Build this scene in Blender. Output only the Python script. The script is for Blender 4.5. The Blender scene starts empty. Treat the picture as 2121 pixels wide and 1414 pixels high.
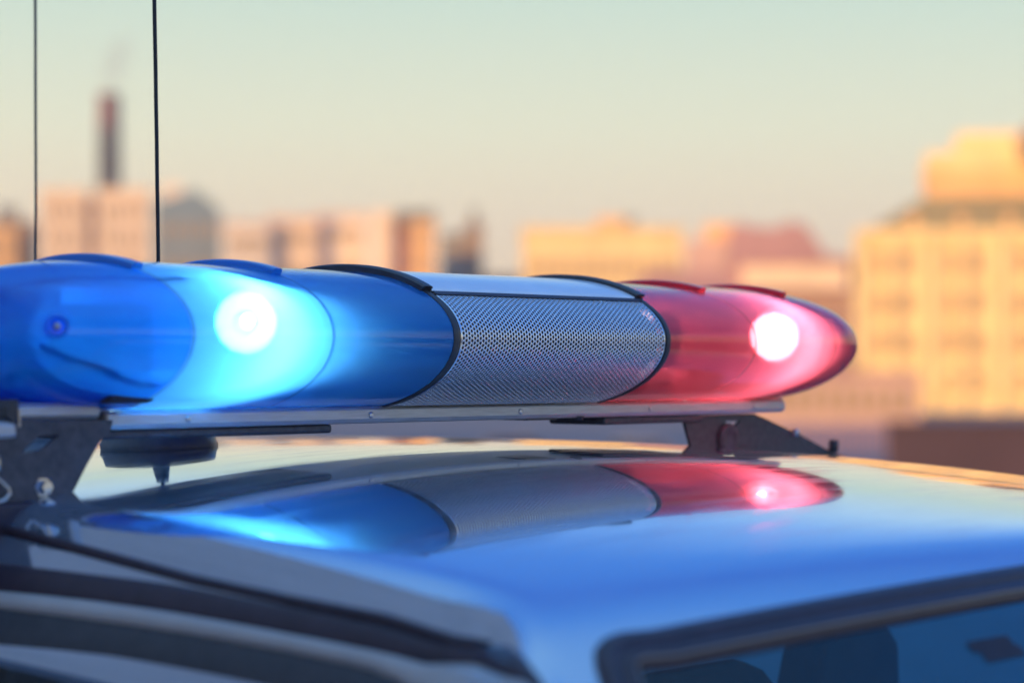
import bpy, bmesh, math, random
from mathutils import Vector, Matrix
random.seed(7)
R = math.radians
C = bpy.context.scene.collection
EYE = 1.83                      # height of the camera above the street
F = 4686.0                      # focal length in photograph pixels (2121 wide)

# ------------------------------------------------------------------ camera
cd = bpy.data.cameras.new('camera'); cam = bpy.data.objects.new('camera', cd); C.objects.link(cam)
cam.location = (0, 0, EYE); cam.rotation_euler = (R(90), 0, 0)
cd.sensor_width = 36; cd.lens = F / 2121 * 36; cd.shift_y = 54 / 2121
cd.clip_start = .05; cd.clip_end = 6000
cd.dof.use_dof = True; cd.dof.focus_distance = 2.22; cd.dof.aperture_fstop = 3.1
bpy.context.scene.camera = cam

# ------------------------------------------------------------------ sky and sun
SUN_EL, SUN_AZ = 9.0, 229.0      # azimuth clockwise from +Y: behind the camera, to the left
w = bpy.data.worlds.new('World'); bpy.context.scene.world = w; w.use_nodes = True
nt = w.node_tree; N = nt.nodes; L = nt.links
for n in list(N): N.remove(n)
out = N.new('ShaderNodeOutputWorld')
sky = N.new('ShaderNodeTexSky'); sky.sky_type = 'NISHITA'; sky.sun_disc = False
sky.sun_elevation = R(SUN_EL); sky.sun_rotation = R(SUN_AZ); sky.air_density = 1.0; sky.dust_density = 2.0
bg1 = N.new('ShaderNodeBackground'); bg1.inputs[1].default_value = .05
L.new(sky.outputs[0], bg1.inputs[0])
tc = N.new('ShaderNodeTexCoord'); sep = N.new('ShaderNodeSeparateXYZ'); L.new(tc.outputs['Generated'], sep.inputs[0])
asn = N.new('ShaderNodeMath'); asn.operation = 'ARCSINE'; L.new(sep.outputs[2], asn.inputs[0])
dv = N.new('ShaderNodeMath'); dv.operation = 'DIVIDE'; dv.inputs[1].default_value = R(60); L.new(asn.outputs[0], dv.inputs[0])
rp = N.new('ShaderNodeValToRGB'); L.new(dv.outputs[0], rp.inputs[0])
def lin(r, g, b):
    f = lambda c: c / 12.92 if c <= .04045 else ((c + .055) / 1.055) ** 2.4
    return (f(r / 255), f(g / 255), f(b / 255), 1)
SKY = [(0, (255, 214, 160)), (1.5, (255, 224, 178)), (3.5, (250, 230, 190)), (6, (230, 232, 200)), (9.5, (194, 219, 203)),
       (13, (174, 216, 246)), (16.5, (112, 176, 250)), (20.5, (40, 130, 232)), (27, (26, 108, 216)), (40, (70, 144, 236)), (60, (130, 186, 246))]
el = rp.color_ramp.elements
while len(el) > 1: el.remove(el[-1])
el[0].position = 0; el[0].color = lin(*SKY[0][1])
for a, c in SKY[1:]:
    e = el.new(a / 60); e.color = lin(*c)
bg2 = N.new('ShaderNodeBackground'); bg2.inputs[1].default_value = .88; L.new(rp.outputs[0], bg2.inputs[0])
mx = N.new('ShaderNodeMixShader'); mx.inputs[0].default_value = .86
L.new(bg1.outputs[0], mx.inputs[1]); L.new(bg2.outputs[0], mx.inputs[2]); L.new(mx.outputs[0], out.inputs[0])
sd = bpy.data.lights.new('sun', 'SUN'); sd.energy = 5.0; sd.angle = R(.5); sd.color = (1, .60, .20)
sun = bpy.data.objects.new('sun', sd); C.objects.link(sun)
sv = Vector((math.sin(R(SUN_AZ)) * math.cos(R(SUN_EL)), math.cos(R(SUN_AZ)) * math.cos(R(SUN_EL)), math.sin(R(SUN_EL))))
sun.rotation_euler = sv.to_track_quat('Z', 'Y').to_euler()
sc = bpy.context.scene
sc.view_settings.view_transform = 'Standard'; sc.view_settings.look = 'None'
sc.view_settings.exposure = .6; sc.view_settings.gamma = 1
sc.cycles.use_denoising = True
sc.cycles.max_bounces = 10; sc.cycles.transparent_max_bounces = 16
sc.cycles.sample_clamp_indirect = 6

# ------------------------------------------------------------------ materials
def mat(name, col, rough=.6, metal=0, noise=0, scale=20, coat=0, bump=0, spec=.5, streak=None):
    m = bpy.data.materials.new(name); m.use_nodes = True; t = m.node_tree; b = t.nodes['Principled BSDF']
    b.inputs['Base Color'].default_value = (*col, 1); b.inputs['Roughness'].default_value = rough
    b.inputs['Metallic'].default_value = metal; b.inputs['Coat Weight'].default_value = coat
    b.inputs['Coat Roughness'].default_value = .03; b.inputs['Specular IOR Level'].default_value = spec
    if noise or bump:
        tcn = t.nodes.new('ShaderNodeTexCoord'); nz = t.nodes.new('ShaderNodeTexNoise'); nz.inputs['Scale'].default_value = scale
        nz.inputs['Detail'].default_value = 6
        if streak:
            mp = t.nodes.new('ShaderNodeMapping'); mp.inputs['Scale'].default_value = streak
            t.links.new(tcn.outputs['Object'], mp.inputs[0]); t.links.new(mp.outputs[0], nz.inputs[0])
        else: t.links.new(tcn.outputs['Object'], nz.inputs[0])
    if noise:
        mr = t.nodes.new('ShaderNodeMapRange'); mr.inputs[1].default_value = .3; mr.inputs[2].default_value = .7
        mr.inputs[3].default_value = 1 - noise; mr.inputs[4].default_value = 1 + noise
        t.links.new(nz.outputs[0], mr.inputs[0])
        mm = t.nodes.new('ShaderNodeVectorMath'); mm.operation = 'SCALE'; mm.inputs[0].default_value = col
        t.links.new(mr.outputs[0], mm.inputs['Scale']); t.links.new(mm.outputs[0], b.inputs['Base Color'])
    if bump:
        bp = t.nodes.new('ShaderNodeBump'); bp.inputs['Strength'].default_value = bump; bp.inputs['Distance'].default_value = .002
        t.links.new(nz.outputs[0], bp.inputs['Height']); t.links.new(bp.outputs[0], b.inputs['Normal'])
    return m

def lens_mat(name, ctrans, cdiff, ctransl, ft=.5, fd=.5):
    m = bpy.data.materials.new(name); m.use_nodes = True; t = m.node_tree; n = t.nodes; l = t.links
    for x in list(n): n.remove(x)
    o = n.new('ShaderNodeOutputMaterial')
    tr = n.new('ShaderNodeBsdfTransparent'); tr.inputs[0].default_value = (*ctrans, 1)
    di = n.new('ShaderNodeBsdfDiffuse'); di.inputs[0].default_value = (*cdiff, 1)
    tl = n.new('ShaderNodeBsdfTranslucent'); tl.inputs[0].default_value = (*ctransl, 1)
    gl = n.new('ShaderNodeBsdfGlossy')
    tcn = n.new('ShaderNodeTexCoord'); nz = n.new('ShaderNodeTexNoise'); nz.inputs['Scale'].default_value = 14; nz.inputs['Detail'].default_value = 9; l.new(tcn.outputs['Object'], nz.inputs[0])
    mr = n.new('ShaderNodeMapRange'); mr.inputs[1].default_value = .4; mr.inputs[2].default_value = .75; mr.inputs[3].default_value = .03; mr.inputs[4].default_value = .22
    l.new(nz.outputs[0], mr.inputs[0]); l.new(mr.outputs[0], gl.inputs['Roughness'])
    m1 = n.new('ShaderNodeMixShader'); m1.inputs[0].default_value = fd; l.new(di.outputs[0], m1.inputs[1]); l.new(tl.outputs[0], m1.inputs[2])
    rf = n.new('ShaderNodeBsdfRefraction'); rf.inputs['Color'].default_value = (*ctrans, 1); rf.inputs['IOR'].default_value = 1.03; rf.inputs['Roughness'].default_value = .5
    m0 = n.new('ShaderNodeMixShader'); m0.inputs[0].default_value = .82; l.new(tr.outputs[0], m0.inputs[1]); l.new(rf.outputs[0], m0.inputs[2])
    m2 = n.new('ShaderNodeMixShader'); m2.inputs[0].default_value = ft; l.new(m1.outputs[0], m2.inputs[1]); l.new(m0.outputs[0], m2.inputs[2])
    fr = n.new('ShaderNodeFresnel'); fr.inputs[0].default_value = 1.52
    m3 = n.new('ShaderNodeMixShader'); l.new(fr.outputs[0], m3.inputs[0]); l.new(m2.outputs[0], m3.inputs[1]); l.new(gl.outputs[0], m3.inputs[2])
    l.new(m3.outputs[0], o.inputs[0])
    return m

def glass_mat(name, tint, refl=.0, fac_ior=1.5):
    m = bpy.data.materials.new(name); m.use_nodes = True; t = m.node_tree; n = t.nodes; l = t.links
    for x in list(n): n.remove(x)
    o = n.new('ShaderNodeOutputMaterial')
    tr = n.new('ShaderNodeBsdfTransparent'); tr.inputs[0].default_value = (*tint, 1)
    gl = n.new('ShaderNodeBsdfGlossy'); gl.inputs['Roughness'].default_value = .01
    fr = n.new('ShaderNodeFresnel'); fr.inputs[0].default_value = fac_ior
    m3 = n.new('ShaderNodeMixShader'); l.new(fr.outputs[0], m3.inputs[0]); l.new(tr.outputs[0], m3.inputs[1]); l.new(gl.outputs[0], m3.inputs[2])
    l.new(m3.outputs[0], o.inputs[0]); return m

def emis(name, col, s):
    m = bpy.data.materials.new(name); m.use_nodes = True; t = m.node_tree; b = t.nodes['Principled BSDF']
    b.inputs['Emission Color'].default_value = (*col, 1); b.inputs['Emission Strength'].default_value = s
    b.inputs['Base Color'].default_value = (*col, 1); return m

M = {}
M['paint'] = mat('car_paint', (.52, .60, .70), .10, .85, noise=.05, scale=300, coat=.7)
t = M['paint'].node_tree; b = t.nodes['Principled BSDF']; tcn = t.nodes.new('ShaderNodeTexCoord')
mp = t.nodes.new('ShaderNodeMapping'); mp.inputs['Scale'].default_value = (1, 7, 1); t.links.new(tcn.outputs['Object'], mp.inputs[0])
n1 = t.nodes.new('ShaderNodeTexNoise'); n1.inputs['Scale'].default_value = 9; n1.inputs['Detail'].default_value = 8; t.links.new(mp.outputs[0], n1.inputs[0])
m1 = t.nodes.new('ShaderNodeMapRange'); m1.inputs[1].default_value = .42; m1.inputs[2].default_value = .72; m1.inputs[3].default_value = .05; m1.inputs[4].default_value = .20; t.links.new(n1.outputs[0], m1.inputs[0])
t.links.new(m1.outputs[0], b.inputs['Roughness'])
m2 = t.nodes.new('ShaderNodeMapRange'); m2.inputs[1].default_value = .42; m2.inputs[2].default_value = .75; m2.inputs[3].default_value = .012; m2.inputs[4].default_value = .09; t.links.new(n1.outputs[0], m2.inputs[0])
t.links.new(m2.outputs[0], b.inputs['Coat Roughness'])
vo = t.nodes.new('ShaderNodeTexNoise'); vo.inputs['Scale'].default_value = 55; vo.inputs['Detail'].default_value = 3; t.links.new(tcn.outputs['Object'], vo.inputs[0])
bp = t.nodes.new('ShaderNodeBump'); bp.inputs['Strength'].default_value = .05; bp.inputs['Distance'].default_value = .0006; t.links.new(vo.outputs[0], bp.inputs['Height'])
t.links.new(bp.outputs[0], b.inputs['Normal']); t.links.new(bp.outputs[0], b.inputs['Coat Normal'])
M['door_paint'] = mat('door_paint', (.50, .46, .43), .40, .05, noise=.06, scale=30, coat=.3)
M['rubber'] = mat('black_rubber', (.045, .030, .042), .40, noise=.15, scale=60)
M['black_plastic'] = mat('black_plastic', (.05, .05, .056), .45, noise=.15, scale=80)
M['bracket'] = mat('bracket_steel', (.085, .085, .10), .5, .3, noise=.25, scale=120, bump=.15)
M['alu'] = mat('aluminium_rail', (.52, .54, .56), .42, .4, noise=.12, scale=60, streak=(.6, 8, 8), bump=.1)
M['glare_grey_plastic'] = mat('glare_grey_plastic', (.15, .19, .21), .4, noise=.15, scale=60)  # antenna base colour, lightened to paint the veiling glare over it
M['bolt'] = mat('zinc_bolt', (.55, .56, .58), .28, 1, noise=.1, scale=200)
M['mesh'] = mat('perforated_steel', (.80, .82, .86), .24, .92, noise=.06, scale=200)
M['lid'] = mat('silver_lid', (.88, .90, .92), .38, .0, noise=.05, scale=25, coat=.5)
M['cavity'] = mat('speaker_cavity', (.03, .02, .028), .8, noise=.3, scale=30)
M['blue_lens'] = lens_mat('blue_lens', (.04, .32, .95), (.03, .32, 1.0), (.13, .50, 1.0), .32, .55)
M['red_lens'] = lens_mat('red_lens', (.98, .12, .15), (1.0, .09, .13), (1.0, .18, .25), .28, .5)
M['falloff_blue_lens'] = lens_mat('falloff_blue_lens', (.02, .24, .98), (.004, .15, 1.0), (.02, .27, 1.0), .26, .5)  # blue lens again, its deeper colour paints the lamp glow falling off
M['blue_seam'] = lens_mat('blue_seam', (.03, .2, .6), (.01, .12, .4), (.1, .4, .8), .3, .6)
M['red_seam'] = lens_mat('red_seam', (.6, .1, .1), (.4, .03, .05), (.8, .2, .25), .3, .6)
M['blue_rib'] = mat('blue_rib', (.02, .22, .60), .3, coat=.5)
M['red_rib'] = mat('red_rib', (.80, .02, .05), .3, coat=.5)
M['reflector'] = mat('reflector', (.8, .8, .8), .18, 1)
M['white_plastic'] = mat('white_plastic', (.85, .85, .85), .4)
M['glass'] = glass_mat('tinted_glass', (.30, .75, .92), fac_ior=1.6)
M['far_glass'] = glass_mat('far_glass', (.55, .75, .80))
M['side_glass'] = glass_mat('dark_glass', (.10, .13, .15))
M['cabin'] = mat('cabin_trim', (.035, .032, .05), .8, noise=.2, scale=20)
M['cloth'] = mat('seat_cloth', (.02, .02, .035), .9, noise=.2, scale=40)
M['asphalt'] = mat('asphalt', (.11, .12, .145), .85, noise=.3, scale=3)
M['whip'] = mat('antenna_whip', (.02, .02, .022), .5, noise=.3, scale=900, bump=.6)

# ------------------------------------------------------------------ mesh helpers
class MB:
    def __init__(s): s.v = []; s.f = []
    def add(s, vs, fs):
        b = len(s.v); s.v += [tuple(x) for x in vs]; s.f += [tuple(b + i for i in f) for f in fs]; return s
    def box(s, x0, x1, y0, y1, z0, z1):
        return s.add([(x0,y0,z0),(x1,y0,z0),(x1,y1,z0),(x0,y1,z0),(x0,y0,z1),(x1,y0,z1),(x1,y1,z1),(x0,y1,z1)],
                     [(0,3,2,1),(4,5,6,7),(0,1,5,4),(1,2,6,5),(2,3,7,6),(3,0,4,7)])
    def prism(s, poly, a, b, axis='y'):
        n = len(poly); put = {'y': lambda p, t: (p[0], t, p[1]), 'x': lambda p, t: (t, p[0], p[1]), 'z': lambda p, t: (p[0], p[1], t)}[axis]
        return s.add([put(p, a) for p in poly] + [put(p, b) for p in poly],
                     [tuple(range(n)), tuple(range(2*n-1, n-1, -1))] + [(i, i+n, (i+1) % n+n, (i+1) % n) for i in range(n)])
    def tube(s, pts, rad, n=10):
        pts = [Vector(p) for p in pts]; rings = []
        for i, p in enumerate(pts):
            d = (pts[min(i+1, len(pts)-1)] - pts[max(i-1, 0)]).normalized()
            a = d.orthogonal().normalized() if i == 0 else (prev - d * prev.dot(d)).normalized()
            prev = a; b = d.cross(a); r = rad[i] if isinstance(rad, (list, tuple)) else rad
            rings.append([p + (a * math.cos(2*math.pi*k/n) + b * math.sin(2*math.pi*k/n)) * r for k in range(n)])
        vs = [v for r_ in rings for v in r_]; fs = []
        for i in range(len(pts)-1):
            for k in range(n): fs.append((i*n+k, i*n+(k+1) % n, (i+1)*n+(k+1) % n, (i+1)*n+k))
        fs.append(tuple(range(n))[::-1]); fs.append(tuple((len(pts)-1)*n+k for k in range(n)))
        return s.add(vs, fs)
    def lathe(s, prof, n=32, M4=None):
        vs = []; fs = []
        for r, z in prof:
            for k in range(n):
                a = 2*math.pi*k/n; v = Vector((r*math.cos(a), r*math.sin(a), z)); vs.append(M4 @ v if M4 else v)
        for i in range(len(prof)-1):
            for k in range(n): fs.append((i*n+k, i*n+(k+1) % n, (i+1)*n+(k+1) % n, (i+1)*n+k))
        return s.add(vs, fs)
    def grid(s, P):
        nr = len(P); nc = len(P[0])
        return s.add([p for r_ in P for p in r_], [(i*nc+j, i*nc+j+1, (i+1)*nc+j+1, (i+1)*nc+j) for i in range(nr-1) for j in range(nc-1)])
    def build(s, name, m, parent=None, smooth=False, bevel=0, solid=0):
        me = bpy.data.meshes.new(name); me.from_pydata(s.v, [], s.f)
        bm = bmesh.new(); bm.from_mesh(me); bmesh.ops.recalc_face_normals(bm, faces=bm.faces); bm.to_mesh(me); bm.free()
        me.materials.append(m)
        if smooth: me.polygons.foreach_set('use_smooth', [True] * len(me.polygons))
        o = bpy.data.objects.new(name, me); C.objects.link(o)
        if parent: o.parent = parent
        if bevel:
            b = o.modifiers.new('bevel', 'BEVEL'); b.width = bevel; b.segments = 3; b.limit_method = 'ANGLE'; b.angle_limit = R(40)
        if solid:
            b = o.modifiers.new('solid', 'SOLIDIFY'); b.thickness = solid; b.offset = -1
        return o

def tag(o, label=None, cat=None, group=None, kind=None):
    for k, v in (('label', label), ('category', cat), ('group', group), ('kind', kind)):
        if v: o[k] = v
    return o
def empty(name, loc=(0, 0, 0), rz=0, **kw):
    o = bpy.data.objects.new(name, None); C.objects.link(o); o.location = loc; o.rotation_euler = (0, 0, rz); o.empty_display_size = .1
    return tag(o, **kw)

# ------------------------------------------------------------------ ground
def ground_z(x, y):
    d = math.hypot(x, y); t = min(1, max(0, (d - 24) / 22)); t = t*t*(3-2*t)
    return -1.97 * t
def build_ground():
    rad = [0, 3, 6, 10, 15, 20, 24, 26, 28, 30, 32, 34, 36, 38, 40, 42, 44, 46, 50, 60, 80, 120, 200, 400, 900, 1500]; n = 72
    g = MB(); P = [[(r*math.cos(2*math.pi*k/n), r*math.sin(2*math.pi*k/n), ground_z(r, 0)) for k in range(n+1)] for r in rad]
    g.grid(P)
    o = g.build('ground', M['asphalt'], smooth=True); tag(o, kind='structure')
    p = MB(); p.grid([[(x, y, ground_z(0, y) + .012) for x in (-200, 0, 200)] for y in (150, 160, 170)])
    m = mat('pale_paving', (.22, .20, .18), .8, noise=.2, scale=.5)
    tag(p.build('pavement', m), kind='structure')
build_ground()

# ------------------------------------------------------------------ the police car (car frame: x = across, y = towards the rear, q = -y)
OX, OY = -.171, 2.231
A = math.atan2(.7547, .656)
U0 = .165
def roof(u, q):
    du = u - U0; dq = q + .0748
    return -.07759 - .08168*du*du - .0003*(abs(du)/.7)**6 - (.09543 if dq > 0 else .01674)*dq*dq - (0 if q > -.9 else .25*(q+.9)**2)
def qf(u): return .733 - .053*min(1.15, ((u-U0)/.615)**2)
def edge(q):
    t = min(1, max(0, (q-.56)/.20)); return .607 + .085*t*t*(3-2*t)
def smin(vals, k):
    m = min(vals); return m - math.log(sum(math.exp(-k*(v-m)) for v in vals))/k
def body(u, q):
    du = abs(u - U0); r = roof(u, q)
    e = edge(q); re = roof(U0+e, min(q, .75))
    side = re - 1.3*(du-e) if du > .45 else 9
    side2 = re - 1.3*(.69-e) - 6*(du-.69) if du > .5 else 9
    front = roof(u, qf(u)) - 1.0*(q - qf(u)) if q > .4 else 9
    back = roof(u, -1.6) - 2.2*(-1.6 - q) if q < -1.2 else 9
    top = smin([r, front + .004, back], 55)
    return smin([top, smin([side, side2], 110)], 110)
def surf(u, q, off=0):           # point on the shell, pushed off along the normal
    e = .002; z = body(u, q)
    n = Vector((-(body(u+e, q)-body(u-e, q))/2/e, (body(u, q+e)-body(u, q-e))/2/e, 1)).normalized()
    return Vector((u, -q, z + EYE)) + n*off, n

car = empty('police_car', (OX, OY, 0), A, label='glossy blue-grey police car seen from its roof down, light bar bolted across it', cat='car')
def side_u(z, off=0):            # u of the near side at height z (relative to the eye)
    return None
def build_shell():
    us = []; u = U0 - .86
    while u <= U0 + .8601:
        us.append(u); du = abs(u-U0); u += .005 if .58 < du < .80 else .012
    qs = []; q = -1.86
    while q <= 1.10:
        qs.append(q); q += .006 if .60 < q < .85 else (.02 if q > -1.5 else .015)
    P = [[(u, -q, body(u, q) + EYE) for u in us] for q in qs]
    g = MB(); nc = len(us)
    vs = [p for r_ in P for p in r_]; fs = []
    for i in range(len(qs)-1):
        for j in range(nc-1):
            uc = (us[j]+us[j+1])/2; qc = (qs[i]+qs[i+1])/2; z = body(uc, qc)
            if z < -.72: continue
            # windscreen hole, side window holes, rear window hole
            if in_screen(uc, qc): continue
            if abs(uc-U0) > .682 and z < -.232 and -1.3 < qc < .50: continue
            if qc < -1.62 and abs(uc-U0) < .55 and z < -.3: continue
            fs.append((i*nc+j, i*nc+j+1, (i+1)*nc+j+1, (i+1)*nc+j))
    g.add(vs, fs)
    o = g.build('roof_panel', M['paint'], car, smooth=True, solid=.0012)
    # drop loose vertices
    bm = bmesh.new(); bm.from_mesh(o.data); bmesh.ops.delete(bm, geom=[v for v in bm.verts if not v.link_faces], context='VERTS'); bm.to_mesh(o.data); bm.free()
    return o
# windscreen outline in (u, q): across the header, round the corners, down the pillars
LOW = [(-.500, 1.02), (-.498, .92), (-.494, .83), (-.489, .77), (-.481, .730), (-.470, .711)]
def screen_path():
    pts = []
    L_ = LOW
    pts += L_
    pts += [(-.461, .6985), (-.452, .690), (-.440, .6868), (-.425, .6872)]
    n = 40; h = []
    for i in range(n+1):
        u = -.40 + (U0 + .40)*2*i/n; h.append((u, .7405 - .0535*((u-U0)/.605)**2 + .0035*0))
    pts += h
    pts += [(2*U0-u, q) for u, q in reversed(LOW + [(-.461, .6985), (-.452, .690), (-.440, .6868), (-.425, .6872)])]
    return pts
SP = screen_path()
def in_poly(x, y, P):
    c = False; j = len(P)-1
    for i in range(len(P)):
        if (P[i][1] > y) != (P[j][1] > y) and x < (P[j][0]-P[i][0])*(y-P[i][1])/(P[j][1]-P[i][1]+1e-12)+P[i][0]: c = not c
        j = i
    return c
def shrink(P, d):
    out_ = []
    for i in range(len(P)):
        a = Vector(P[max(i-1, 0)]); b = Vector(P[min(i+1, len(P)-1)]); t = (b-a).normalized(); n = Vector((t.y, -t.x))
        # inside of the windscreen is ahead (larger q) and towards the centre
        if n.dot(Vector((U0, 1.3)) - Vector(P[i])) < 0: n = -n
        out_.append(tuple(Vector(P[i]) + n*d))
    return out_
SPI = shrink(SP, .012)
def in_screen(u, q): return q > .6 and (in_poly(u, q, SPI) or (q >= 1.02 and abs(u-U0) < .66))
build_shell()

def sweep(path, inward, prof, name, m, parent):
    """path: list of (point, normal); prof: list of (distance inward, height)"""
    P = []
    for i, (p, n) in enumerate(path):
        t = (path[min(i+1, len(path)-1)][0] - path[max(i-1, 0)][0]).normalized()
        s = n.cross(t).normalized()
        if s.dot(inward(p)) < 0: s = -s
        P.append([p + s*a + n*b for a, b in prof])
    return MB().grid(P).build(name, m, parent, smooth=True)
scr = [surf(u, q) for u, q in SP]
cen = Vector((U0, -1.25, EYE-.6))
prof = [(-.001, -.004), (-.001, .003), (.002, .0055), (.008, .0065), (.0125, .005), (.0145, .002), (.0165, .0018), (.0185, .004), (.023, .0048), (.0262, .0032), (.0275, .0), (.0300, -.001), (.031, -.006)]
sweep(scr, lambda p: cen-p, prof, 'windscreen_seal', M['rubber'], car)
prof2 = [(.0257, .0030), (.0262, .0040), (.0268, .0036), (.0272, .002)]
tr_ = sweep(scr, lambda p: cen-p, prof2, 'seal_highlight', mat('highlight_grey', (.32, .28, .25), .5, .6), car)  # added grey strip painting the highlight along the seal bead
# the glass: a ruled sheet between the two pillars
def build_glass():
    gp = shrink(SP, .024); P = []
    hd = [p for p in gp if abs(p[0]-U0) < .60 and p[1] < .8]
    rows = 16
    for k in range(rows+1):
        row = []
        for i in range(41):
            u = -.44 + (U0+.44)*2*i/40
            q0 = .7405 - .0535*((u-U0)/.605)**2 + .022
            q = q0 + (1.15-q0)*k/rows
            uu = U0 + (u-U0)*(1 + .08*(q-q0)/.4)
            z = roof(u, qf(u)) - (q-qf(u)) - .004
            row.append((uu, -q, z+EYE))
        P.append(row)
    MB().grid(P).build('windscreen', M['glass'], car, smooth=True)
build_glass()
for (ua, qa), (ub, qb) in (((-.1287, .7711), (-.077, .7757)), ((-.1218, .779), (-.0725, .7831))):
    P = []
    for i in range(5):
        u = ua+(ub-ua)*i/4; q = qa+(qb-qa)*i/4; row = []
        for d in (0, .0035, .007): row.append((u, -(q+d), roof(u, qf(u))-(q+d-qf(u))-.002+EYE))
        P.append(row)
    MB().grid(P).build('windscreen_sticker', M['cabin'], car, solid=.0004)
# roof seam along the gutter
seam = [(-.447, -.9), (-.450, -.5), (-.453, -.1), (-.4572, .0731), (-.4634, .2046), (-.4675, .3218), (-.4671, .426), (-.4647, .5172), (-.4655, .55), (-.4685, .583), (-.478, .62)]
path = [surf(u, q, .0005) for u, q in seam]
sweep(path, lambda p: Vector((0, 0, -1)), [(-.0045, 0), (-.003, .003), (0, .0042), (.003, .003), (.0045, 0)], 'roof_gutter', M['rubber'], car)
path = [surf(2*U0-u, q, .0005) for u, q in seam]
sweep(path, lambda p: Vector((0, 0, -1)), [(-.0045, 0), (-.003, .003), (0, .0042), (.003, .003), (.0045, 0)], 'roof_gutter', M['rubber'], car)

# side of the car: bands between two (u, q) polylines on the shell
def resample(P, n):
    d = [0]
    for i in range(len(P)-1): d.append(d[-1]+math.dist(P[i], P[i+1]))
    out_ = []
    for k in range(n):
        t = d[-1]*k/(n-1); i = min(len(P)-2, max(0, sum(1 for x in d if x <= t)-1)); f = (t-d[i])/(d[i+1]-d[i])
        out_.append(tuple(a+(b-a)*f for a, b in zip(P[i], P[i+1])))
    return out_
def at_q(P, q):
    for i in range(len(P)-1):
        if P[i][1] <= q <= P[i+1][1]: f = (q-P[i][1])/(P[i+1][1]-P[i][1]); return P[i][0]+(P[i+1][0]-P[i][0])*f
    return P[-1][0]
def ribbon(name, m, top, bot, off, thick, sgn):
    T = resample(top, 90); B = resample(bot, 90); P = []
    for (tu, tq), (bu, bq) in zip(T, B):
        row = []
        for j in range(7):
            f = j/6; u = tu*(1-f)+bu*f; q = tq*(1-f)+bq*f; uu = u if sgn < 0 else 2*U0-u
            row.append(surf(uu, q, off + thick*(1-abs(2*f-1)**4))[0])
        P.append(row)
    return MB().grid(P).build(name, m, car, smooth=True)
top1 = [(-.488, -1.3), (-.484, -.6), (-.480, -.1), (-.4772, .1004), (-.4747, .2129), (-.4720, .2994), (-.4705, .4223), (-.4675, .5277), (-.4700, .5926), (-.486, .6466), (-.507, .69), (-.5166, .715), (-.525, .76), (-.535, .86), (-.545, 1.0)]
bot1 = [(-.503, -1.3), (-.499, -.6), (-.495, -.1), (-.4917, .1202), (-.488, .2296), (-.4855, .3156), (-.4826, .434), (-.4795, .5395), (-.4800, .5904), (-.4875, .6209), (-.508, .6631), (-.519, .70), (-.530, .80), (-.545, .97)]
bot2 = [(-.512, -1.3), (-.508, -.6), (-.504, -.1), (-.5008, .1326), (-.4975, .2416), (-.4947, .3272), (-.4909, .4428), (-.4885, .5223), (-.4895, .5499), (-.4935, .5737), (-.507, .61), (-.524, .68), (-.535, .78), (-.550, .95)]
bot3 = [(-.528, -1.3), (-.525, -.6), (-.521, -.1), (-.5184, .1566), (-.512, .2844), (-.5085, .4032), (-.507, .4661), (-.509, .51), (-.517, .56), (-.530, .64), (-.545, .75), (-.558, .93)]
bot4 = [(-.612, q) for u, q in bot3[:-3]] + [(-.612, .80), (-.612, .90), (-.612, .97)]
for sgn in (-1, 1):
    ribbon('door_seal', M['rubber'], top1, bot1, .0004, .0025, sgn)
    ribbon('door_frame', M['door_paint'], bot1, bot2, .0006, .005, sgn)
    ribbon('window_seal', M['black_plastic'], bot2, bot3, .0002, .002, sgn)
    ribbon('side_window', M['side_glass'] if sgn < 0 else M['far_glass'], bot3, bot4, -.004, 0.0, sgn)
# lower body, wheels, bonnet
lb = MB(); prof_ = [(-2.15, .55), (-2.2, .8), (-2.05, 1.12), (-.9, 1.17), (1.55, 1.13), (1.95, 1.02), (2.05, .7), (2.0, .4), (1.9, .32), (-2.0, .32)]
lb.prism([(-a, b) for a, b in prof_], U0-.86, U0+.86, 'x')
lb.build('lower_body', M['door_paint'], car, bevel=.06)
for sx in (-1, 1):
    for yy in (-1.35, 1.35):
        m4 = Matrix.Translation((U0+sx*.80, yy, .34)) @ Matrix.Rotation(R(90), 4, 'Y')
        wh = MB().lathe([(.19, -.11), (.31, -.115), (.34, -.08), (.34, .08), (.31, .115), (.19, .11)], 40, m4).build('wheel', M['rubber'], car, smooth=True)
        MB().lathe([(0.0, -.06), (.06, -.06), (.18, -.09), (.195, -.10), (.195, .10), (.18, .09), (.06, .06), (0, .06)], 32, m4).build('rim', M['bolt'], wh, smooth=True)
# cabin: dashboard, seats, mirror, dash camera
MB().box(U0-.62, U0+.62, -1.15, -.98, 1.05, 1.20).build('dashboard', M['cabin'], car, bevel=.03)
def seat(u, q):
    s = MB().box(u-.24, u+.24, -q-.06, -q+.08, 1.0, 1.33).build('seat', M['cloth'], car, bevel=.05)
    h = MB().box(u-.12, u+.12, -q-.04, -q+.06, 1.36, 1.51).build('headrest', M['cloth'], s, bevel=.06)
    for d in (-.05, .05): MB().tube([(u+d, -q+.01, 1.31), (u+d, -q+.01, 1.38)], .006).build('headrest_post', M['bolt'], h)
for u, q in ((-.17, .15), (.40, .15), (-.17, -.75), (.50, -.75)): seat(u, q)
pt = MB().prism([(.60, 1.0), (.60, 1.44), (.625, 1.515), (.66, 1.53), (.70, 1.54), (.76, 1.53), (.79, 1.50), (.82, 1.0)], -.16, -.10, 'y').build('side_partition', M['cabin'], car, bevel=.01)
MB().box(.66, .70, -.155, -.105, 1.53, 1.60).build('partition_clamp', M['cabin'], pt, bevel=.005)
mir = MB().box(U0-.12, U0+.12, -.80, -.775, EYE-.285, EYE-.225).build('rear_view_mirror', M['black_plastic'], car, bevel=.01)
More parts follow.
